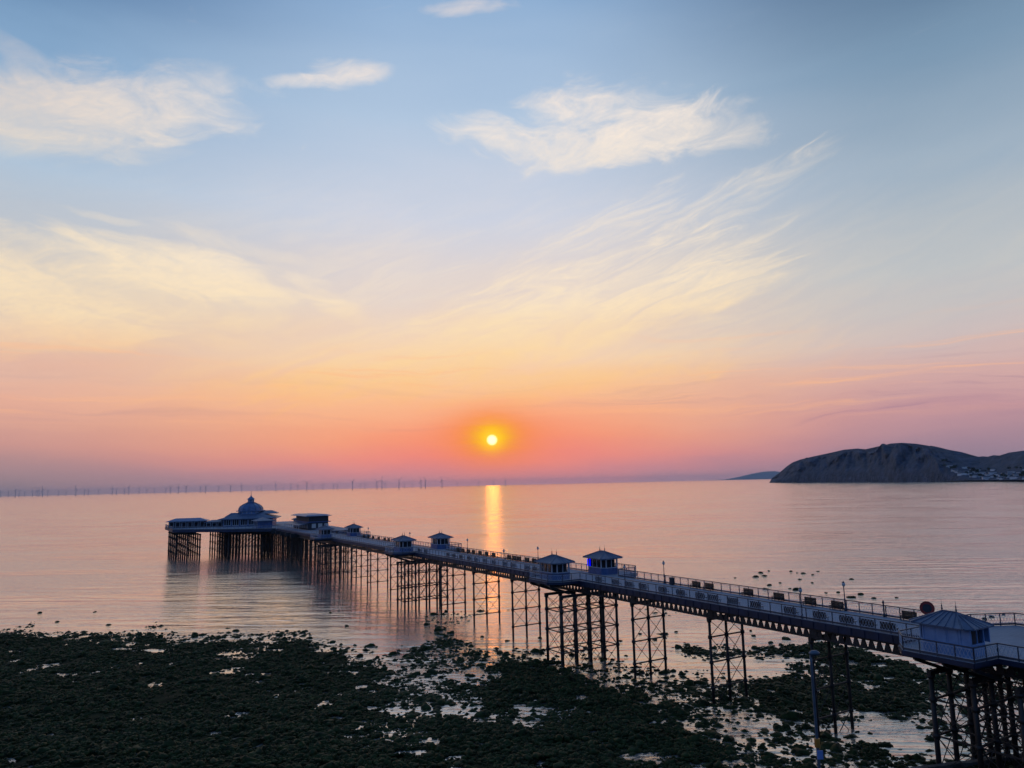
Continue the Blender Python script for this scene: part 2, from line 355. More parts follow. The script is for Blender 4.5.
def polar(p):                                     # even spacing of the shore seen from the headland above it
    r = np.hypot(p[..., 0], p[..., 1]); a = np.arctan2(p[..., 0], p[..., 1]); return np.stack([a*1.0, 25.5/np.maximum(r, 12.)*2.2], -1)
cpp = polar(cp)
def cover(P):
    Q = polar(P); num = np.zeros(len(Q)); den_ = np.zeros(len(Q))
    for i in range(0, len(Q), 20000):
        d2 = ((Q[i:i+20000, None]-cpp[None])**2).sum(-1); w = 1/(d2+1.5e-4)**2
        num[i:i+20000] = (w*cv).sum(1); den_[i:i+20000] = w.sum(1)
    return num/den_
BA = ground_at(850, 772, 2.2); BB = ground_at(1030, 749, 2.2); bd = (BB-BA)/np.linalg.norm(BB-BA); bn_ = np.array([bd[1], -bd[0]])
if bn_ @ (-BA) < 0: bn_ = -bn_
def height(P):
    x, y = P[:, 0], P[:, 1]; r = np.hypot(x, y); c = cover(P)
    far = sstep(230, 180, r)
    c = c*far-(1-far)
    n1 = fbm(x/6., y/6., 4); wet = .35+.65*np.clip(c*1.5+.3, 0, 1)
    z = .42*c+(.62*n1+.34*fbm(x/1.6, y/1.6, 3))*wet-.14-.75*sstep(.21, .31, fbm(x/2.9+50, y/1.9+9, 3))*(c > -.2)-.7*sstep(.25, .32, fbm(x/1.9+80, y/1.3+40, 2))*(c > .25)
    z = z-2.2*np.clip(-c-.35, 0, 1)
    # the bank and path under the pier's landward end, and the headland slope the camera looks out from
    sd = (P-BA) @ bn_; al = (P-BA) @ bd
    bank = sstep(-.3, 1.6, sd)*sstep(-14, 2, al)
    z = z*(1-bank)+bank*(2.2+.12*fbm(x/.9, y/.9, 3))
    prof = np.interp(r, [0, 3, 8, 14, 20, 30, 38, 46, 56, 60], [23.8, 23.8, 17., 12.5, 10., 9.0, 6.0, 3.0, .9, 0])
    back = sstep(5, -20, y)
    prof = np.maximum(prof, back*24.)
    z = z*np.clip((r-40)/18, 0, 1)+prof*sstep(60, 54, r)
    z = np.where(y < 5, np.maximum(z, back*24+prof*(1-back)*(r < 60)), z)
    return z
gx = np.arange(-200, 165, .55); gy = np.arange(-40, 225, .55)
XX, YY = np.meshgrid(gx, gy); PP = np.stack([XX.ravel(), YY.ravel()], -1); ZZ = height(PP)
nx, ny = len(gx), len(gy); ii = (np.arange(ny-1)[:, None]*nx+np.arange(nx-1)[None]).ravel()
QF = np.stack([ii, ii+1, ii+nx+1, ii+nx], -1)
keep = ZZ[QF].max(1) > -1.6
M['beach'] = mat('weedy_beach', (.014, .026, .009), .7, .5, .8, (.003, .006, .002), bump=.9, bscale=3.5, spec=.04)
M['rock'] = mat('weed_covered_rock', (.036, .054, .016), .55, .5, 1.1, (.004, .008, .003), bump=.7, bscale=5., spec=.07)
QF = QF[keep]; used = np.unique(QF); remap = np.zeros(nx*ny, int); remap[used] = np.arange(len(used))
tag(fast_mesh('beach', np.column_stack([PP, ZZ])[used], remap[QF], M['beach']), kind='structure')

# loose cobbles and weed lumps, uncountable: one object
def ico(sub):
    bm = bmesh.new(); bmesh.ops.create_icosphere(bm, subdivisions=sub, radius=1)
    v = np.array([p.co for p in bm.verts]); f = np.array([[p.index for p in q.verts] for q in bm.faces]); bm.free(); return v, f
def rock_variant(v, k):
    r = np.random.default_rng(k); d = r.normal(size=(5, 3)); d /= np.linalg.norm(d, axis=1)[:, None]
    s = 1+sum(.16*r.uniform(-1, 1)*np.cos(3*(v @ a)+r.uniform(0, 6)) for a in d)
    s = s+.24*r.uniform(-1, 1, len(v))
    return v*s[:, None]
iv, fi = ico(2)
variants = [rock_variant(iv, k) for k in range(10)]
def scatter(n, d0, d1, a0, a1):
    r = np.sqrt(rng.uniform(d0*d0, d1*d1, n)); a = np.radians(rng.uniform(a0, a1, n)); return np.stack([r*np.sin(a), r*np.cos(a)], -1)
fine, fine_f = ico(1)
def spread(pts, mean, spread_, smax, base_v, faces, seed, vspread):
    hz = height(pts); cvv = cover(pts); clump = fbm(pts[:, 0]/4., pts[:, 1]/4., 3)
    prob = np.interp(cvv, [-.85, -.6, -.3, 0, .3, .6], [.0, .07, .30, .55, .85, .95])*np.clip(1+2.6*clump, 0, 3)
    prob = prob*np.where((hz < -.12) & (cvv > .25), .22, 1.)
    ok = (rng.random(len(pts)) < prob) & (hz > -1.0) & (hz < 4)
    pts = pts[ok]; hz = hz[ok]
    sz = np.clip(np.exp(rng.normal(mean, spread_, len(pts))), .07, smax)
    sz = np.where(hz < -.1, np.minimum(sz*1.4, .7), sz)
    Vs, Fs, off = [], [], 0
    for k in range(10):
        v0 = rock_variant(base_v, seed+k) if vspread is None else base_v*(1+vspread*np.random.default_rng(seed+k).uniform(-1, 1, (len(base_v), 1)))
        idx = np.arange(k, len(pts), 10); n = len(idx)
        th = rng.uniform(0, 2*PI, n); c, s_ = np.cos(th)[:, None], np.sin(th)[:, None]
        sc = np.stack([sz[idx]*rng.uniform(.9, 1.7, n), sz[idx]*rng.uniform(.8, 1.2, n), sz[idx]*rng.uniform(.4, 1., n)], -1)
        v = v0[None]*sc[:, None]
        w = np.stack([v[..., 0]*c-v[..., 1]*s_, v[..., 0]*s_+v[..., 1]*c, v[..., 2]], -1)
        w[..., 0] += pts[idx, 0][:, None]; w[..., 1] += pts[idx, 1][:, None]; w[..., 2] += (hz[idx]+sz[idx]*.15)[:, None]
        Vs.append(w.reshape(-1, 3)); Fs.append((faces[None]+(np.arange(n)*len(base_v))[:, None, None]+off).reshape(-1, 3)); off += n*len(base_v)
    return np.concatenate(Vs), np.concatenate(Fs)
va, fa = spread(np.concatenate([scatter(90000, 56, 100, -42, 42), scatter(95000, 100, 155, -42, 42), scatter(30000, 155, 190, -42, -15)]), -2.05, .38, .35, fine, fine_f, 200, .38)
vb_, fb_ = spread(np.concatenate([scatter(9000, 56, 100, -42, 42), scatter(9000, 100, 155, -42, 42)]), -1.5, .32, .6, iv, fi, 300, None)
Vs = [va, vb_]; Fs = [fa, fb_+len(va)]
cob = fast_mesh('beach_cobbles', np.concatenate(Vs), np.concatenate(Fs), M['rock'], False)
tag(cob, 'weed covered cobbles and rocks strewn over the dark beach', 'rocks', kind='stuff')

# separate rocks standing out of the shallow water beyond the pier
SEA_ROCKS = [(761, 573, 7), (769, 571, 4), (790.5, 571.5, 5), (797, 573, 3), (803, 573.5, 6), (799.5, 579.5, 5), (813, 575, 4), (818, 571.5, 4), (756, 577, 8), (764, 576, 7), (770, 585.5, 7), (765, 589, 8), (780, 583, 4), (790, 589, 5), (797, 590, 11), (826, 593, 5), (838, 592.5, 6), (852, 579.5, 6), (860, 594.5, 8), (851, 597.5, 11), (874, 598.5, 6), (897, 598, 5), (812, 583, 4), (735, 578, 4), (1004, 615, 5), (992, 617, 8), (985, 619, 6),
 (786, 639, 12), (751, 631, 5), (753, 636, 7), (770, 643, 8), (790, 646, 8), (676, 632, 5), (747, 616, 5), (688, 645, 7), (700, 648, 7), (585, 648, 8), (620, 641, 6), (575, 641, 6), (655, 640, 7), (640, 634, 5), (347, 626, 7), (330, 613, 5), (95, 612, 4), (40, 613, 6), (108, 625, 6), (236, 631, 8), (150, 627, 5), (57, 622, 5), (445, 628, 6), (482, 637, 5), (507, 641, 7), (540, 638, 6), (560, 632, 5)]
rk = [MB().add([tuple(p) for p in rock_variant(iv, 40+k)*np.array([1, .75, .55])], [tuple(f) for f in fi]).build('sea_rock', 'rock', None, True) for k in range(4)]
for i, (x, y, wpx) in enumerate(SEA_ROCKS):
    o = rk[i] if i < 4 else rk[i % 4].copy()
    if i >= 4: COL.objects.link(o)
    p = ground_at(x, y); o.location = (p[0], p[1], .04); D = math.hypot(*p)
    k = wpx/F_PX*D/2*.72; o.scale = (k, k, k*.8); o.rotation_euler = (0, 0, random.uniform(0, 6))
    beyond = y < 600 and x > 700
    if beyond: tag(o, 'small dark rock standing in the calm sea beyond the landward part of the pier', 'rock', 'rocks in the sea beyond the pier')
    elif x < 500: tag(o, 'small dark rock in the water just off the left beach edge', 'rock', 'rocks off the left beach edge')
    else: tag(o, 'small dark rock in the water between or beside the pier trestles', 'rock', 'rocks in the water under the pier')

# stone edging of the shore path at the bottom right
def strip_wall():
    b = MB()
    for i in range(22):
        a = BA+bd*(i*1.6-2)+bn_*1.7; e = BA+bd*(i*1.6-2+1.55)+bn_*1.7
        zz = 2.35+random.uniform(-.05, .05)
        b.bar((a[0], a[1], zz), (e[0], e[1], zz), .45, .5)
    return b
tag(strip_wall().build('kerb_wall', 'stone'), 'low stone edging along the dark bank at bottom right', 'wall')

# ------------------------------------------------------------------ pier frame: s runs out to sea, t towards the viewer's side, deck at 11.5 m
PO = np.array([54.362, 32.292]); PD = np.array([-.5107, .8598]); PN = np.array([-.8598, -.5107]); DZ = 11.5; WID = 7.3
PR = math.atan2(PD[1], PD[0])
def PP3(s, t, z=0.): q = PO+PD*s+PN*t; return (q[0], q[1], z)
def px_of(s, t, z):
    p = np.array(PP3(s, t, z))-np.array([0, 0, CAM_H]); w = p @ Fv; return 512+F_PX*(p @ Rv)/w, 384-F_PX*(p @ Uv)/w
def s_at(x, t, z):
    lo, hi = -10., 500.
    for _ in range(50):
        m_ = (lo+hi)/2
        if px_of(m_, t, z)[0] > x: lo = m_
        else: hi = m_
    return m_
def seabed(s, t):
    p = PP3(s, t); return float(height(np.array([[p[0], p[1]]]))[0]) if math.hypot(p[0], p[1]) < 190 else -2.

pier = empty('pier', PP3(0, 0, 0), PR)
tag(pier, 'long iron pier on braced legs running out over the sea', 'pier')
S0, S1 = 4., 276.
KS = [34.2, 92.6, 152.6, 212.5]
PW, PC, PT = 4.0, 1.5, 4.6           # kiosk platform: half length, corner cut, reach
def plat(k, sign):                    # outline of a kiosk platform, landward end first, along the pier side
    t0 = 0.003 if sign > 0 else -WID-.003
    if k == KS[0] and sign > 0: return [(S0, t0), (S0, 2.1), (31.3, 2.1), (31.5, 5.1), (37.0, 5.1), (38.3, 3.5), (38.3, t0)]
    if k == KS[0]: return [(S0, t0), (S0, -9.2), (27, -9.2), (28, -12.4), (36.8, -12.4), (38.8, -8.8), (38.9, t0)]
    return [(k-PW, t0), (k-PW, t0+sign*(PT-PC)), (k-PW+PC, t0+sign*PT), (k+PW-PC, t0+sign*PT), (k+PW, t0+sign*(PT-PC)), (k+PW, t0)]
def side_path(sign):                 # rail line along one side, stepping out round the kiosk platforms
    pts = []
    for k in KS: pts += plat(k, sign)
    pts = pts[1:]
    pts.append((S1 if sign > 0 else 244., 0. if sign > 0 else -WID)); return pts
# deck: planked strip and platforms
b = MB(); b.box(S0, S1+1, -WID, 0, DZ-.18, DZ); b.build('deck', 'deck', pier)
for k in KS:
    for sign in (1, -1):
        t0 = 0.003 if sign > 0 else -WID-.003
        pts = plat(k, sign)
        pl = MB().prism(pts, DZ-.17, DZ+.004).build('kiosk_platform', 'deck', pier)
        fb = MB()
        for a, c in zip(pts[:-1], pts[1:]):
            fb.bar((a[0], a[1], DZ-.19), (c[0], c[1], DZ-.19), .14, .36)
        fb.build('fascia_board', 'fascia', pl)
        br = MB()
        for s_ in ((k-2.6, k, k+2.6) if k != KS[0] else (32, 34.3, 36.6)):
            br.bar((s_, t0+sign*(PT-.5), DZ-.75), (s_, t0-sign*.9, DZ-2.4), .2, .26)
            br.bar((s_, t0+sign*(PT-.3), DZ-.6), (s_, t0-sign*1.0, DZ-.6), .2, .34)
        br.build('bracket', 'girder', pl)
# fascia along both edges
for sign, t0 in ((1, .0), (-1, -WID)):
    b = MB(); b.box(S0, S1, t0+sign*.02, t0+sign*.10, DZ-.75, DZ-.06)
    x = S0
    while x < S1: b.box(x, x+.09, t0+sign*.10, t0+sign*.16, DZ-.7, DZ-.1); x += 1.37
    b.build('edge_fascia', 'fascia', pier)
b = MB()                              # joists under the planks
for i in range(int((S1-S0)/1.4)): b.box(S0+i*1.4, S0+i*1.4+.22, -WID+.2, -.2, DZ-.62, DZ-.18)
b.build('joists', 'girder', pier)
# bents
BENTS = []
for x in (811, 709, 632, 512, 473.5, 441): BENTS.append(s_at(x, -.9, 9.5))
BENTS += [s_at(365, -.9, 9.5), s_at(350, -.9, 9.5)-14, 165.5, 182, 194, 221, 233, 245, 257, 269]
BENTS = sorted(set(round(v, 2) for v in BENTS if v > 0)); BENTS = [v for i, v in enumerate(BENTS) if i == 0 or v-BENTS[i-1] > 6]
LV = [9.3, 7.4, 4.6, 1.8]
def bent(s, ts, rad=.17, name='trestle', parent=pier):
    zb = min(seabed(s, t) for t in ts)-.5
    lv = LV+([-.6] if s < 100 else [])
    fr = MB(); fr.box(s-.16, s+.16, min(ts)-.25, max(ts)+.25, 9.3, 9.65)
    root = fr.build(name, 'iron', parent)
    for z in lv[1:]:
        MB().bar((s, min(ts), z), (s, max(ts), z), .13, .15).build('cross_beam', 'iron', root)
    for t in ts:
        c = MB(); c.tube((s, t, zb), (s, t, 9.32), rad, rad*.92, 10)
        for z in lv[1:]: c.tube((s, t, z-.17), (s, t, z+.17), rad*1.45, None, 10)
        c.tube((s, t, 9.05), (s, t, 9.3), rad*1.3, rad*1.7, 10)
        c.build('column', 'iron', root, True)
    dg = MB()
    for a, c in zip(ts[:-1], ts[1:]):
        for z1, z0 in zip(lv[:-1], lv[1:]):
            dg.bar((s-.05, a, z1), (s-.05, c, z0), .055); dg.bar((s+.05, c, z1), (s+.05, a, z0), .055)
    dg.build('cross_brace', 'iron', root)
    return root
for s in BENTS: bent(s, [-.9, -3.58, -6.25])
KB = []
for k in KS:
    if k == KS[0]:
        kb = [(s_, [2.4, -.2, -2.8, -5.4, -8.0]) for s_ in (36.5, 33.2, 29.9)]+[(k-9, [-.9, -3.6, -6.3]), (k-20, [-.9, -3.6, -6.3])]
    else:
        q = {KS[1]: 90.4, KS[2]: 148.4, KS[3]: 208.5}[k]
        kb = [(q+1.9, [3.4, .95, -1.5, -3.95, -6.4]), (q-1.8, [3.3, .85, -1.6, -4.05, -6.5])]
    for s, ts in kb: KB.append(s); bent(s, ts, .21 if k < 60 else .2)
    b = MB()
    for t in (kb[0][1]):
        for z in LV[1:]: b.bar((kb[0][0], t, z), (kb[1][0], t, z), .11, .13)
        for z1, z0 in zip(LV[:-1], LV[1:]):
            b.bar((kb[0][0], t+.04, z1), (kb[1][0], t+.04, z0), .05); b.bar((kb[1][0], t-.04, z1), (kb[0][0], t-.04, z0), .05)
        if k == KS[0]:
            for z in LV[1:]: b.bar((kb[1][0], t, z), (kb[2][0], t, z), .11, .13)
            for z1, z0 in zip(LV[:-1], LV[1:]):
                b.bar((kb[1][0], t+.04, z1), (kb[2][0], t+.04, z0), .05); b.bar((kb[2][0], t-.04, z1), (kb[1][0], t-.04, z0), .05)
    b.build('long_brace', 'iron', pier)
# girders: one lattice girder per span on each side
sup = sorted(BENTS+KB+[S0, S1]); sup = [v for i, v in enumerate(sup) if i == 0 or v-sup[i-1] > 4.5]
for sign, t in ((1, -.75), (-1, -6.4)):
    for a, c in zip(sup[:-1], sup[1:]):
        b = MB(); z0, z1 = 9.62, DZ-.92
        b.box(a+.02, c-.02, t-.14, t+.14, z0, z0+.16); b.box(a+.02, c-.02, t-.14, t+.14, z1-.16, DZ-.63)
        n = max(1, round((c-a)/.8)); p = (c-a)/n
        for i in range(n):
            m_ = a+p*(i+.5)
            v = [(m_+x_, t+y_, z_) for y_ in (-.06, .06) for x_, z_ in ((-p*.46, z0+.1), (p*.46, z0+.1), (p*.15, z1-.1), (-p*.15, z1-.1))]
            b.add(v, [(0, 1, 2, 3), (7, 6, 5, 4), (0, 4, 5, 1), (1, 5, 6, 2), (2, 6, 7, 3), (3, 7, 4, 0)])
        b.box(c-.9 if c-a > 6 else c-.3, c-.03, t-.11, t+.11, z0+.2, z1-.16)
        b.build('lattice_girder', 'girder', pier)
# railings
def railing(a, c, far):
    L = math.hypot(c[0]-a[0], c[1]-a[1]); n = max(1, round(L/1.45)); u = ((c[0]-a[0])/L, (c[1]-a[1])/L)
    at = lambda d, z: (a[0]+u[0]*d, a[1]+u[1]*d, DZ+z)
    b = MB(); b.bar(at(0, 1.10), at(L, 1.10), .11, .085); b.bar(at(0, .14), at(L, .14), .06, .16)
    for i in range(n+1): b.bar(at(L*i/n, 0), at(L*i/n, 1.09), .075)
    root = b.build('railing', 'handrail', pier)
    q = MB(); w = .015 if far else .02
    q.bar(at(0, .96), at(L, .96), .04, .04); q.bar(at(0, .26), at(L, .26), .04, .04)
    m_ = max(1, round(L/.29)) if max(a[0], c[0]) < 135 else max(1, round(L/.58)); st = L/m_
    for i in range(m_):
        q.bar(at(st*i, .27), at(st*(i+1), .95), w); q.bar(at(st*i, .95), at(st*(i+1), .27), w)
    q.build('lattice_panel', 'rail', root)
for sign in (1, -1):
    pts = side_path(sign); ins = -.12*sign
    for a, c in zip(pts[:-1], pts[1:]):
        L = math.hypot(c[0]-a[0], c[1]-a[1]); n = max(1, round(L/24))
        a = (a[0], a[1]+ins); c = (c[0], c[1]+ins)
        for i in range(n):
            f0, f1 = i/n, (i+1)/n
            railing((a[0]+(c[0]-a[0])*f0, a[1]+(c[1]-a[1])*f0), (a[0]+(c[0]-a[0])*f1, a[1]+(c[1]-a[1])*f1), sign < 0)

# pier head
HEAD = [(276.5, -WID), (276.5, .3), (279, 4), (288, 15), (305, 31.5), (332, 31.5), (342, 6), (332, -22), (244, -19), (244, -WID-.003)]
MB().prism(HEAD, DZ-.45, DZ+.02).build('head_deck', 'deck', pier)
b = MB()
for a, c in zip(HEAD[1:8], HEAD[2:9]):
    b.bar((a[0], a[1], DZ-.5), (c[0], c[1], DZ-.5), .3, 1.0)
b.bar((244, -19, DZ-.5), (244, -WID, DZ-.5), .3, 1.0)
b.build('head_fascia', 'fascia', pier)
b = MB()
for s in range(248, 336, 7): b.box(s, s+.4, -17, 2, DZ-1.7, DZ-.46)
for t in np.arange(-16, 31, 5.2): b.box(284+max(0, t)*.75, 330, t-.2, t+.2, DZ-1.3, DZ-.47)
b.build('head_beams', 'girder', pier)
def near_s(t): return np.interp(t, [-20, -7.4, -7.3, .3, 4, 15, 31.5], [246, 246, 278, 279, 281, 290, 307])
for s in list(np.arange(247, 335, 6.2)):
    ts = [t for t in (29.8, 26.6, 22.2) if near_s(t) <= s]
    if len(ts) > 1: bent(s, ts, .3, 'head_trestle')
    ts = [t for t in np.arange(14.0, -19, -3.6) if near_s(t) <= s]
    if len(ts) > 1: bent(s, ts, .27, 'head_trestle')
for a, c in zip(HEAD[1:5], HEAD[2:6]): railing(a, c, True)

# ------------------------------------------------------------------ kiosks
def octo(hx, hy, c): return [(hx, -hy+c), (hx, hy-c), (hx-c, hy), (-hx+c, hy), (-hx, hy-c), (-hx, -hy+c), (-hx+c, -hy), (hx-c, -hy)]
def make_kiosk(label, closed=False, lit=False):
    r = empty('kiosk', (0, 0, 0), PR); tag(r, label, 'kiosk', 'kiosks along the pier')
    hx, hy, c = 2.15, 1.55, .55
    P8 = octo(hx, hy, c)
    MB().prism(octo(hx+.06, hy+.06, c), 0, .95).build('dado', 'dado' if not closed else 'wall', r)
    core = MB().prism(octo(hx-.25, hy-.25, c*.9), .951, 2.38).build('window_wall', 'glass' if not closed else 'shade', r)
    fr = MB()
    for i in range(8):
        a, e = P8[i], P8[(i+1) % 8]; L = math.hypot(e[0]-a[0], e[1]-a[1])
        fr.bar((a[0], a[1], .95), (a[0], a[1], 2.38), .13)
        n = max(1, round(L/1.15))
        for k in range(1, n): fr.bar((a[0]+(e[0]-a[0])*k/n, a[1]+(e[1]-a[1])*k/n, .95), (a[0]+(e[0]-a[0])*k/n, a[1]+(e[1]-a[1])*k/n, 2.38), .08)
        fr.bar((a[0], a[1], 2.27), (e[0], e[1], 2.27), .10, .16); fr.bar((a[0], a[1], .99), (e[0], e[1], .99), .16, .09)
    fr.build('window_frame', 'trim' if not closed else 'wall', core)
    if closed:
        for sy in (1, -1):
            s_ = MB(); n = 4; w = 2*(hx-c)+.5
            s_.box(-w/2-.55, w/2-.25, sy*(hy-.03)-.03, sy*(hy-.03)+.05, 1.04, 2.27)
            for k in range(5): s_.box(-w/2-.55+k*(w+.3)/4-.03, -w/2-.55+k*(w+.3)/4+.03, sy*(hy-.03)-.05, sy*(hy-.03)+.08, 1.04, 2.27)
            s_.build('shutter_panel', 'wall', r)
        MB().box(hx-.02, hx+.05, -hy+c, hy-c, 1.04, 2.27).build('shutter_panel', 'wall', r)
    # hipped roof with cut corners, ribs and two finials
    ex, ey, ec = 2.85, 2.15, .55; E8 = octo(ex, ey, ec); zr, ze = 3.36, 2.44; rl = .62
    rb = MB(); top = [(rl, 0, zr), (-rl, 0, zr)]
    v = [(x, y, ze) for x, y in E8]+[(x, y, ze-.1) for x, y in E8]+top
    fs = [(0, 1, 16), (1, 2, 16), (2, 3, 17, 16), (3, 4, 17), (4, 5, 17), (5, 6, 17), (6, 7, 16, 17), (7, 0, 16), tuple(range(15, 7, -1))]+[(i, i+8, (i+1) % 8+8, (i+1) % 8) for i in range(8)]
    rb.add(v, fs); roof = rb.build('roof', 'roof', r)
    ri = MB()
    for i in range(8):
        p = E8[i]; tp = top[0] if i in (0, 1, 2, 7) else top[1]; ri.bar((p[0], p[1], ze+.03), (tp[0], tp[1], zr+.03), .09, .07)
    for sy in (1, -1):
        for k in range(-3, 4):
            x = k*.7; tx = max(-rl, min(rl, x*.42)); ri.bar((x, sy*ey, ze+.02), (tx, sy*.02, zr+.02), .06, .06)
    for sx in (1, -1):
        for k in (-1, 0, 1): ri.bar((sx*ex, k*.6, ze+.02), (sx*rl, 0, zr+.02), .06, .06)
    ri.bar((-rl, 0, zr+.03), (rl, 0, zr+.03), .14, .1); ri.build('roof_rib', 'roof', roof)
    for sx in (1, -1):
        f = MB(); f.lathe([(.09, 0), (.05, .12), (.1, .2), (.04, .3), (.06, .42), (.02, .55), (.008, 1.0)], 8, (sx*rl, 0, zr)); f.build('finial', 'handrail', roof, True)
    if lit:
        p = MB(); p.box(hx-.30, hx+.16, hy-c-.15, hy-c+.30, 1.0, 2.1); p.build('blue_light_panel', 'bluelight', r)
    return r
def cp_kiosk(src, label):
    k = copy_tree(src); k['label'] = label; return k
NT, FT = 1.2, -7.9
big = make_kiosk('near kiosk at the landward end, pale shuttered walls under a broad ribbed roof', closed=True); big.location = PP3(34.3, 2.7, DZ+.01); big.scale = (.9, .9, .93)
std = make_kiosk('kiosk on the near side of the second pair, white window frames round dark glass'); std.location = PP3(93.2, NT, DZ+.01)
lit = make_kiosk('kiosk with a glowing blue light panel at its window', lit=True); lit.location = PP3(93.3, FT, DZ+.01)
for s, t, lb in ((153.0, .95, 'middle near-side kiosk, low roof hiding its walls, left of the sun glitter'),
                 (153.9, -8.4, 'middle far-side kiosk standing up above the railing, left of the sun glitter'),
                 (212.6, .95, 'outermost near-side kiosk, low roof in front of the two storey building'),
                 (213.6, -8.0, 'outermost far-side kiosk, small roof just right of the two storey building'),
                 (30.9, -9.4, 'far kiosk at the landward end, cut off by the right edge of the picture')):
    k = cp_kiosk(std, lb); k.location = PP3(s, t, DZ+.01)

# ------------------------------------------------------------------ benches
def make_bench():
    r = empty('bench', (0, 0, 0)); 
    MB().box(-.75, .75, -.24, .24, .40, .45).build('seat', 'wood', r)
    b = MB()
    for z in (.10, .235, .37, .505, .64, .775): b.box(-.75, .75, .22, .26, z, z+.125)
    b.box(-.7, -.64, .255, .275, .1, .9); b.box(.64, .7, .255, .275, .1, .9)
    b.build('backrest', 'wood', r)
    for x in (-.62, .62):
        l = MB(); l.bar((x, -.2, 0), (x, -.2, .4), .06); l.bar((x, .22, 0), (x, .26, .9), .06); l.bar((x, -.22, .37), (x, .24, .37), .05); l.bar((x, -.22, .62), (x, .22, .62), .05); l.build('leg', 'handrail', r)
    return r
proto = make_bench(); first = [True]
ORD = ['first', 'second', 'third', 'fourth', 'fifth', 'sixth', 'seventh', 'eighth', 'ninth', 'tenth', 'eleventh', 'twelfth', 'thirteenth', 'fourteenth', 'fifteenth']
fb = sorted([s_at(x, -6.75, DZ+.45) for x in (695, 708, 747, 777.5, 809, 836, 908, 457, 462, 467.5, 472.5, 479, 485.5, 492.5, 508, 513, 518, 526, 533, 363, 367.5, 372.5, 378, 384, 388, 331, 336)])
nb = sorted([s_at(x, -.55, DZ+.5) for x in (889.5, 868, 848, 821, 791.5, 757, 734, 715, 701.5, 682, 664, 644, 630, 617, 600, 536, 528, 514, 506, 495, 486, 477, 470, 462, 455, 449, 427, 420)])
SEG = ['on the landward stretch before the blue light', 'beyond the kiosk with the blue light', 'beyond the middle kiosk pair', 'beyond the outermost kiosks']
for side, lst in (('far', fb), ('near', nb)):
    cnt = [0]*5
    for s in lst:
        seg = sum(1 for k in KS[1:] if s > k+1)
        if any(abs(s-k) < 4.3 for k in KS) and side == 'near': pass
        o = proto if first[0] else copy_tree(proto); first[0] = False
        t = -WID+.55 if side == 'far' else -.55
        o.location = PP3(s, t, DZ+.004); o.rotation_euler = (0, 0, PR+(PI if side == 'far' else 0))
        tag(o, '%s slatted bench at the %s railing, %s' % (ORD[min(cnt[seg], 14)], side, SEG[seg]), 'bench', 'benches along the pier railings'); cnt[seg] += 1
# ------------------------------------------------------------------ lamps on the pier
def make_lamp():
    r = empty('pier_lamp', (0, 0, 0))
    b = MB(); b.lathe([(.14, 0), (.14, .25), (.09, .32), (.07, 1.15), (.09, 1.2), (.055, 1.3), (.045, 2.45), (.08, 2.5)], 10); b.build('post', 'handrail', r, True)
    MB().lathe([(.06, 2.5), (.15, 2.58), (.19, 2.72), (.15, 2.88), (.05, 2.95)], 12).build('globe', 'lampglass', r, True)
    MB().lathe([(.16, 2.88), (.06, 2.98), (.015, 3.1)], 10).build('cap', 'handrail', r, True)
    return r
lp = make_lamp(); f1 = True
LS = [50.7, 78.5, 110.8, 138, 168.7, 198.5]
for i, s in enumerate(LS):
    for t, nm in ((-WID+.2, 'far'), (-.2, 'near')):
        if nm == 'near' and i > 2: continue
        o = lp if f1 else copy_tree(lp); f1 = False
        o.location = PP3(s, t, DZ+.004); o.rotation_euler = (0, 0, PR)
        tag(o, '%s globe lamp post out from the landward kiosk, on the %s railing' % (ORD[i], nm), 'lamp post', 'lamp posts along the pier')
# bin, post and round board
r = empty('litter_bin', PP3(s_at(672, -6.8, DZ+.5), -6.8, DZ+.004), PR); tag(r, 'dark narrow litter bin by the far railing, left of the two close benches', 'bin')
MB().box(-.26, .26, -.26, .26, .06, .92).build('body', 'shade', r)
MB().box(-.3, .3, -.3, .3, .92, 1.0).build('lid', 'handrail', r)
r = empty('post', PP3(s_at(884, -WID+.3, DZ+.6), -WID+.32, DZ+.004), PR); tag(r, 'short dark post standing at the far railing left of the round red board', 'post')
MB().lathe([(.12, 0), (.1, .3), (.075, .4), (.07, 1.3), (.12, 1.36), (.1, 1.5), (.03, 1.62)], 10).build('shaft', 'handrail', r, True)
q = s_at(927.5, -5.2, DZ+1.4)
r = empty('round_sign', PP3(q, -5.2, DZ+.004), PR); tag(r, 'round dark red board on a stand behind the landward kiosk roof', 'sign')
cd = Vector((-PP3(q, -5)[0], -PP3(q, -5)[1], 0)).normalized(); loc = Vector((cd.dot(Vector((*PD, 0))), cd.dot(Vector((*PN, 0))), 0))
MB().tube(Vector((0, 0, 1.75))-loc*.05, Vector((0, 0, 1.75))+loc*.05, .62, None, 28).build('board', 'red', r)
MB().tube(Vector((0, 0, 1.75))-loc*.06, Vector((0, 0, 1.75))+loc*.062, .38, None, 24).build('inner_disc', 'shade', r)
b = MB(); b.bar((0, 0, 0), (0, 0, 1.2), .1); b.bar((-.4, 0, .04), (.4, 0, .04), .1, .08); b.bar((0, -.4, .041), (0, .4, .041), .1, .08); b.build('stand', 'handrail', r)

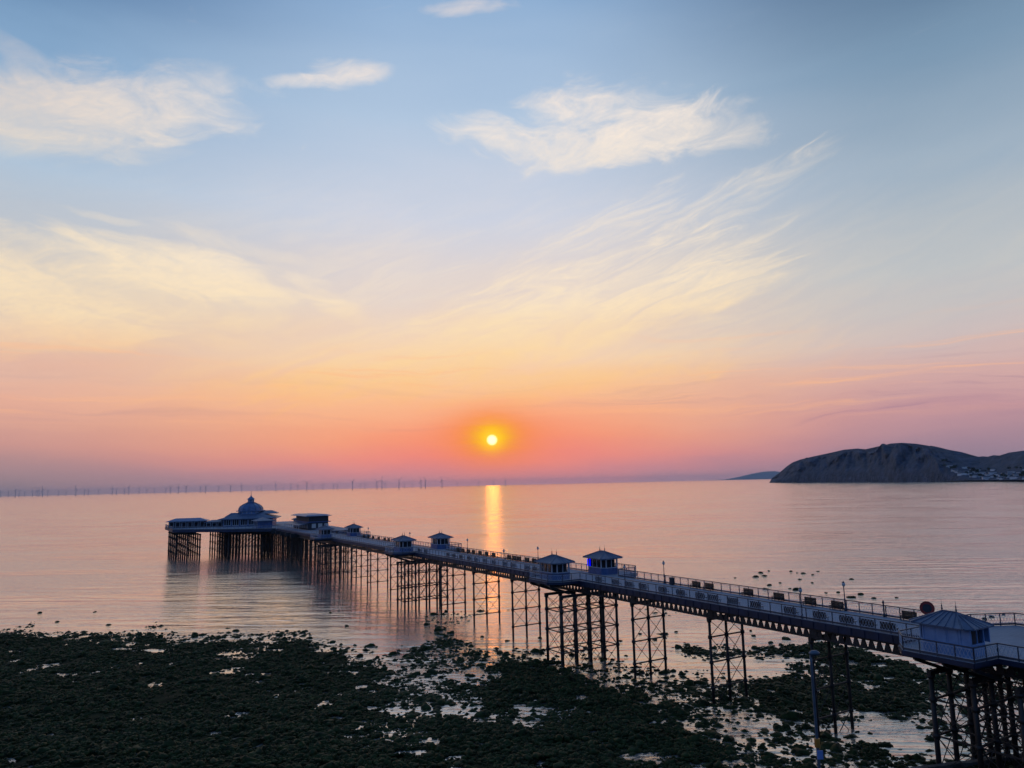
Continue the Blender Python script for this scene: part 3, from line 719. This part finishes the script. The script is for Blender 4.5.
# ------------------------------------------------------------------ pier head buildings
def frame_at(x, t_guess, name, rz=PR):
    s = s_at(x, t_guess, DZ); return empty(name, PP3(s, t_guess, DZ+.03), rz)
pv = empty('pavilion', PP3(308, 3.0, DZ+.03), math.radians(12)); tag(pv, 'blue domed pavilion with a spire at the pier head', 'pavilion')
b = MB(); b.box(-9.2, 9.2, -7, 7, 0, 3.0); b.build('wall', 'dado', pv)
for x in np.arange(-7.6, 8, 3.05):
    w = MB(); w.box(x-1.2, x+1.2, -7.06, -6.9, .7, 2.6); ww = w.build('window', 'glass', pv)
    f = MB()
    for k in (-1.2, -.4, .4, 1.2): f.box(x+k-.08, x+k+.08, -7.12, -7.02, .6, 2.7)
    f.box(x-1.3, x+1.3, -7.14, -7.03, .45, .7); f.build('frame', 'trim', ww)
def hip(b, hx, hy, tx, ty, z0, z1, lip=.18):
    v = [(sx*hx, sy*hy, z) for z in (z0-lip, z0) for sx, sy in ((1, 1), (-1, 1), (-1, -1), (1, -1))]+[(sx*tx, sy*ty, z1) for sx, sy in ((1, 1), (-1, 1), (-1, -1), (1, -1))]
    return b.add(v, [(3, 2, 1, 0), (8, 9, 10, 11)]+[(i, (i+1) % 4, (i+1) % 4+4, i+4) for i in range(4)]+[(i+4, (i+1) % 4+4, (i+1) % 4+8, i+8) for i in range(4)])
hip(MB(), 11.0, 8.6, 5.2, 4.8, 3.1, 4.7).build('lower_roof', 'roof', pv)
b = MB(); b.lathe([(4.6, 4.5), (4.6, 5.9)], 16, rot=PI/16); dr = b.build('drum', 'wall', pv)
f = MB()
for i in range(16):
    a = 2*PI*(i+.5)/16; f.bar((4.52*math.cos(a), 4.52*math.sin(a), 4.95), (4.52*math.cos(a), 4.52*math.sin(a), 5.6), .85, .3)
f.build('drum_window', 'trim', dr)
hip(MB(), 4.0, 3.4, 1.6, .3, 5.2, 6.3).build('gable_roof', 'roof', pv).location = (6.6, -1, -.4)
b = MB(); b.lathe([(5.6, 5.75), (5.6, 6.0), (4.75, 6.1), (4.6, 6.9), (4.15, 7.6), (3.3, 8.2), (2.2, 8.75), (1.3, 9.15), (1.1, 9.2)], 24); dm = b.build('dome', 'dome', pv, False)
f = MB()
for i in range(12):
    a = 2*PI*i/12
    pr = [(4.8, 6.1), (4.65, 6.9), (4.2, 7.62), (3.35, 8.24), (2.23, 8.8), (1.3, 9.22)]
    for (r0, z0), (r1, z1) in zip(pr[:-1], pr[1:]): f.bar((r0*math.cos(a), r0*math.sin(a), z0), (r1*math.cos(a), r1*math.sin(a), z1), .14)
f.build('dome_rib', 'roof', dm)
b = MB(); b.lathe([(1.15, 9.15), (1.15, 10.3), (1.7, 10.35), (1.0, 10.9), (.3, 11.5), (.12, 12.0), (.09, 12.6), (.04, 14.0)], 12); cu = b.build('cupola', 'dome', pv)
f = MB()
for i in range(6):
    a = 2*PI*i/6; f.bar((1.12*math.cos(a), 1.12*math.sin(a), 9.35), (1.12*math.cos(a), 1.12*math.sin(a), 10.1), .45, .2)
f.build('cupola_window', 'trim', cu)

def hut(name, label, cat, loc, rz, hx, hy, wz, rz1, wallm='dado', roofm='roof', over=.7, group=None):
    r = empty(name, loc, rz); tag(r, label, cat, group)
    MB().box(-hx, hx, -hy, hy, 0, wz).build('wall', wallm, r)
    hip(MB(), hx+over, hy+over, max(.2, hx-hy*.9), .15 if hy < 3 else hy*.45, wz+.12, rz1).build('roof', roofm, r)
    n = max(2, round(2*hx/2.2))
    for i in range(n):
        x = -hx+(i+.5)*2*hx/n
        w = MB(); w.box(x-.62, x+.62, -hy-.05, -hy+.05, .8, wz-.4); ww = w.build('window', 'glass', r)
        f = MB(); f.box(x-.8, x-.66, -hy-.09, -hy-.01, .2, wz-.1); f.box(x+.66, x+.8, -hy-.09, -hy-.01, .2, wz-.1); f.box(x-.66, x+.66, -hy-.08, -hy-.01, wz-.38, wz-.26); f.build('frame', 'trim', ww)
    return r
RZ = math.radians(15)
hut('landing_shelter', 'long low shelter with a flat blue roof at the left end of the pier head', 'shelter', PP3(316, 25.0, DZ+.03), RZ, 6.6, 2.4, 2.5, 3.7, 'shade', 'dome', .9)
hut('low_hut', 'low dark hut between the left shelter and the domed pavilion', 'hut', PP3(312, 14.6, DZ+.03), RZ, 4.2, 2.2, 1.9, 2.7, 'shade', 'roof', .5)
hut('side_hut', 'small pale blue hut in front of the pavilion, right of its windows', 'hut', PP3(289, 2.2, DZ+.03), PR+PI, 3.6, 2.6, 2.5, 3.6, 'dado', 'roof', .9)
hut('flat_hut', 'low blue hut between the domed pavilion and the two storey building', 'hut', PP3(276, -9.5, DZ+.03), RZ, 3.4, 2.6, 3.0, 3.9, 'dado', 'roof', .7)
# two storey building
hip(MB(), 3.2, 2.6, 1.2, .2, 4.2, 5.6).build('gable_roof', 'roof', pv).location = (-5.6, -3.4, -.3)
tb = empty('two_storey_building', PP3(264, -9.0, DZ+.03), PR); tag(tb, 'flat roofed two storey building beside the outer end of the pier', 'building')
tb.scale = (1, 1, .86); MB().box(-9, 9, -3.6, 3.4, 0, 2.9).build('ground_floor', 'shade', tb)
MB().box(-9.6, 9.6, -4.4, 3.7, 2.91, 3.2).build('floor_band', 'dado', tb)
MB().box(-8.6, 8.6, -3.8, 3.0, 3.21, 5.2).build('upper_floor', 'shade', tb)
hip(MB(), 9.6, 4.6, 8.0, 3.2, 5.5, 6.0).build('roof', 'dome', tb)
for x in np.arange(-7.5, 8, 3):
    w = MB(); w.box(x-1.1, x+1.1, 3.38, 3.46, .6, 2.4); ww = w.build('window', 'lampglass', tb)
    MB().box(x-.06, x+.06, 3.44, 3.5, .6, 2.4).build('frame', 'shade', ww)
for y in (-3.0, -.8, 1.4):
    w = MB(); w.box(-9.08, -8.98, y-.7, y+.7, .7, 2.4); w.build('window', 'lampglass', tb)
b = MB(); b.add([(-10.5, 3.5, 2.85), (9.5, 3.5, 2.85), (9.5, 7.0, 2.1), (-10.5, 7.0, 2.1), (-10.5, 3.5, 2.7), (9.5, 3.5, 2.7), (9.5, 7.0, 1.95), (-10.5, 7.0, 1.95)], [(0, 1, 2, 3), (7, 6, 5, 4), (0, 4, 5, 1), (1, 5, 6, 2), (2, 6, 7, 3), (3, 7, 4, 0)])
b.build('awning', 'roof', tb)
b = MB()
for x in np.arange(-10, 10, 3.2): b.bar((x, 6.8, 0), (x, 6.8, 2.0), .14)
b.build('awning_posts', 'trim', tb)

# ------------------------------------------------------------------ lamp post in the foreground
p = at_range(814, 700, 32.0); base = float(height(np.array([[p[0], p[1]]]))[0])
top = at_range(809, 653, 32.0)[2]
lpz = empty('street_lamp', (p[0], p[1], base-.1)); tag(lpz, 'slim grey lamp post in the foreground with an orange band and a blue notice', 'lamp post')
H = top-base
b = MB(); b.lathe([(.12, 0), (.11, 1.2), (.075, 1.3), (.05, H-.3), (.045, H)], 12); b.build('pole', 'steel', lpz, True)
b = MB(); b.tube((0, 0, H-.05), (.06, -.02, H+.1), .05, .05, 10); b.lathe([(.05, 0), (.12, .04), (.13, .12), (.06, .2)], 12, (.15, 0, H), sx=1.7); b.build('lamp_head', 'steel', lpz, True)
zo = at_range(818, 740, 32.0)[2]-base; MB().lathe([(.10, zo-.16), (.105, zo-.15), (.105, zo+.15), (.10, zo+.16)], 12).build('orange_band', 'orange', lpz)
zo = at_range(818, 751, 32.0)[2]-base; MB().box(-.08, .14, -.14, -.11, zo-.16, zo+.16).build('notice', 'bluenote', lpz)

# ------------------------------------------------------------------ headland across the bay
PROF = [(740, 0), (769, 0), (772, 5), (780, 11), (788, 18), (794, 22), (802, 25), (815, 28.0), (830, 31), (846, 34.5), (860, 35.5), (868, 34.5), (880, 37), (894, 40), (905, 40.5), (920, 39), (940, 35), (952, 32), (964, 30), (974, 27), (981, 25), (985, 25.5), (990, 25), (996, 26.5), (1002, 26), (1012, 29), (1024, 30.5), (1050, 33), (1090, 33), (1140, 28), (1200, 24)]
px = np.array([p[0] for p in PROF], float); pz = np.array([p[1] for p in PROF], float)
def hrange(x): return np.interp(x, [740, 770, 900, 1024, 1200], [4700, 4500, 3300, 2500, 2100])
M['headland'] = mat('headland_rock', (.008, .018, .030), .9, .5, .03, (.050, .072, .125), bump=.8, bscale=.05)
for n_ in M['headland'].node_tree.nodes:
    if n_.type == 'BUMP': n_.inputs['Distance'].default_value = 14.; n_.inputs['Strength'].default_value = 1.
def headland():
    us = np.arange(742, 1199, .9); vs = np.concatenate([np.linspace(0, 1, 34), np.linspace(1.06, 2.4, 10)])
    V = []
    for x in us:
        D = float(hrange(x)); d = ray(x, 478.); d = np.array([d[0], d[1]]); d /= np.linalg.norm(d)
        hgt = .87*float(np.interp(x, px, pz))/F_PX*(D+230)
        town = float(sstep(930, 985, x))
        for v in vs:
            rr = D+v*(330+200*town)
            if v <= 1:
                cliff = v**.42*(1-.10*math.sin(9*v)) if town < .01 else (1-town)*v**.42+town*(.06+.94*v**1.7)
                z = hgt*min(1, cliff)
            else: z = hgt*max(0, 1-((v-1)/1.4)**1.5)
            q = d*rr
            nz = float(fbm(np.array([q[0]/90.]), np.array([q[1]/90.]), 4)[0]); nz2 = float(fbm(np.array([x/14.]), np.array([v*1.5+q[1]/260.]), 4)[0])
            n3 = float(fbm(np.array([x/4.]), np.array([v*7.]), 3)[0]); shift = ((nz2*210+n3*70)*(1-town*.85)+nz*50)*math.sin(PI*min(v, 1)); q = d*(rr+shift)
            V.append((q[0], q[1], max(-1., min(z*(1+.5*nz*math.sin(PI*min(v, 1))), hgt*1.0)-.6)))
    n = len(vs); ii = (np.arange(len(us)-1)[:, None]*n+np.arange(n-1)[None]).ravel()
    return fast_mesh('headland', np.array(V), np.stack([ii, ii+n, ii+n+1, ii+1], -1), M['headland'], False), np.array(V).reshape(len(us), n, 3), us, vs
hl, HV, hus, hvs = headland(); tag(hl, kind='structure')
# houses along the foot of the headland
def make_house():
    r = empty('house', (0, 0, 0))
    b = MB(); b.box(-6, 6, -4, 4, -2, 5.5); b.build('wall', 'house', r)
    b = MB(); b.add([(-6.4, -4.5, 5.4), (6.4, -4.5, 5.4), (6.4, 4.5, 5.4), (-6.4, 4.5, 5.4), (-6.4, 0, 8.6), (6.4, 0, 8.6)], [(3, 2, 1, 0), (0, 1, 5, 4), (2, 3, 4, 5), (1, 2, 5), (3, 0, 4)]); b.build('roof', 'slate', r)
    return r
hp = make_house(); f1 = True
def hsurf(x, v):
    i = int(np.clip(np.searchsorted(hus, x), 1, len(hus)-1)); j = int(np.clip(np.searchsorted(hvs, v), 1, len(hvs)-1)); return HV[i, j]
for i in range(64):
    x = random.uniform(950, 1035); v = random.choice([.10, .16, .22, .28, .34, .40, .46]) + random.uniform(-.03, .03)
    if x < 965 and v > .25: v = .14
    p_ = hsurf(x, v); o = hp if f1 else copy_tree(hp); f1 = False
    k = random.uniform(.8, 1.35); o.location = (p_[0], p_[1], p_[2]-.3); o.scale = (k*random.uniform(.8, 1.5), k, k*random.uniform(.8, 1.1)); o.rotation_euler = (0, 0, -math.atan2(p_[0], p_[1])+random.uniform(-.5, .5))
    tag(o, 'tiny pale house with a dark roof on the slope below the headland', 'house', 'houses below the headland')
# trees among the houses
def make_tree(k):
    rr = random.Random(k); r = empty('tree', (0, 0, 0)); MB().tube((0, 0, -1), (0, 0, 5), .5, .3, 6).build('trunk', 'wood', r)
    b = MB()
    for i in range(130):
        a = rr.uniform(0, 2*PI); e = rr.uniform(-.6, 1); q = rr.uniform(.5, 1)**.5; c = Vector((4.2*q*math.cos(a)*math.cos(e), 4.2*q*math.sin(a)*math.cos(e), 7+3.6*q*math.sin(e)))
        u = Vector((rr.uniform(-1, 1), rr.uniform(-1, 1), rr.uniform(-1, 1))).normalized(); w = u.orthogonal().normalized(); z = rr.uniform(.8, 1.5)
        b.add([c+u*z, c+w*z, c-u*z, c-w*z], [(0, 1, 2, 3)])
    b.build('crown', 'crown', r); return r
tp = make_tree(1); f1 = True
for i in range(46):
    x = random.uniform(945, 1035); v = random.uniform(.08, .55); p_ = hsurf(x, v); o = tp if f1 else copy_tree(tp); f1 = False
    k = random.uniform(.7, 1.5); o.location = (p_[0], p_[1], p_[2]); o.scale = (k, k, k); o.rotation_euler = (0, 0, random.uniform(0, 6))
    tag(o, 'tiny dark tree among the houses below the headland', 'tree', 'trees among the far houses')

# distant hill behind the headland's point
def far_hill():
    us = np.linspace(690, 800, 60); V = []
    for x in us:
        d = ray(x, 477.); d = np.array([d[0], d[1]]); d /= np.linalg.norm(d)
        hpx = np.interp(x, [700, 724, 740, 752, 764, 775, 785, 800], [0, .5, 3.0, 5.5, 7.2, 7.4, 6.0, 0]); z = hpx/F_PX*31500
        for v, f in ((0, -.02), (.4, .75), (1, 1.), (2.5, -.02)): q = d*(31000+v*900); V.append((q[0], q[1], z*f-3))
    n = 4; ii = (np.arange(len(us)-1)[:, None]*n+np.arange(n-1)[None]).ravel()
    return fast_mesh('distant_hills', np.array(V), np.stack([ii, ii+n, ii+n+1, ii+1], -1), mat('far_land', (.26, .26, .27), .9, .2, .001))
tag(far_hill(), kind='structure')

# ------------------------------------------------------------------ wind farm on the horizon
def make_turbine():
    r = empty('wind_turbine', (0, 0, 0))
    MB().tube((0, 0, -2), (0, 0, 98), 3.6, 2.5, 8).build('tower', 'turbine', r)
    MB().box(-2.4, 2.4, -5, 8, 97, 102).build('nacelle', 'turbine', r)
    b = MB()
    for k in range(3):
        a = 2*PI*k/3+.5; b.bar((0, 0, 0), (52*math.sin(a), 0, 52*math.cos(a)), 3.4, 1.6)
    b.build('rotor', 'turbine', r).location = (0, -6, 99.5)
    return r
tp = make_turbine(); f1 = True
TX = [307, 333.5, 352.7, 359, 366, 377, 382, 399, 407, 421, 425.5, 442, 461, 477, 495, 508, 3, 10, 17, 21, 29, 34, 37, 41, 46, 50, 58, 66, 74, 83, 92, 101, 110, 117, 124, 130, 142, 150, 157, 164, 173, 181, 190, 200, 210, 220, 230, 242, 256, 263, 272, 281, 290, 298, 316, 325, 341, 389, 413]
big_x = {307, 352.7, 377, 382, 399, 421, 425.5, 442}
for x in TX:
    D = random.uniform(8300, 9600) if x in big_x else random.uniform(11000, 18000)
    if x not in big_x: x += random.uniform(-4, 4)
    q = at_range(x, 480, D); o = tp if f1 else copy_tree(tp); f1 = False
    o.location = (q[0], q[1], 0); o.rotation_euler = (0, 0, math.radians(random.uniform(-50, 50)))
    for ch in o.children:
        if ch.name.startswith('rotor'): ch.rotation_euler = (0, random.uniform(0, 2.1), 0)
    near_ = x in big_x
    tag(o, 'larger faint wind turbine on the horizon between the pier head and the sun' if near_ else 'tiny faint wind turbine in the rows along the left sea horizon', 'wind turbine', 'nearer wind turbines' if near_ else 'far wind turbines')

# ------------------------------------------------------------------ sea air
hz_m = bpy.data.materials.new('sea_air'); hz_m.use_nodes = True; t = hz_m.node_tree; t.nodes.clear()
ho = t.nodes.new('ShaderNodeOutputMaterial'); pvn = t.nodes.new('ShaderNodeVolumePrincipled')
pvn.inputs['Color'].default_value = (.80, .88, 1., 1); pvn.inputs['Density'].default_value = 1.7e-5; pvn.inputs['Anisotropy'].default_value = 0.0
t.links.new(pvn.outputs[0], ho.inputs['Volume'])
hb = MB().box(-33000, 33000, -600, 35000, -4, 240).build('haze', hz_m); tag(hb, kind='stuff')
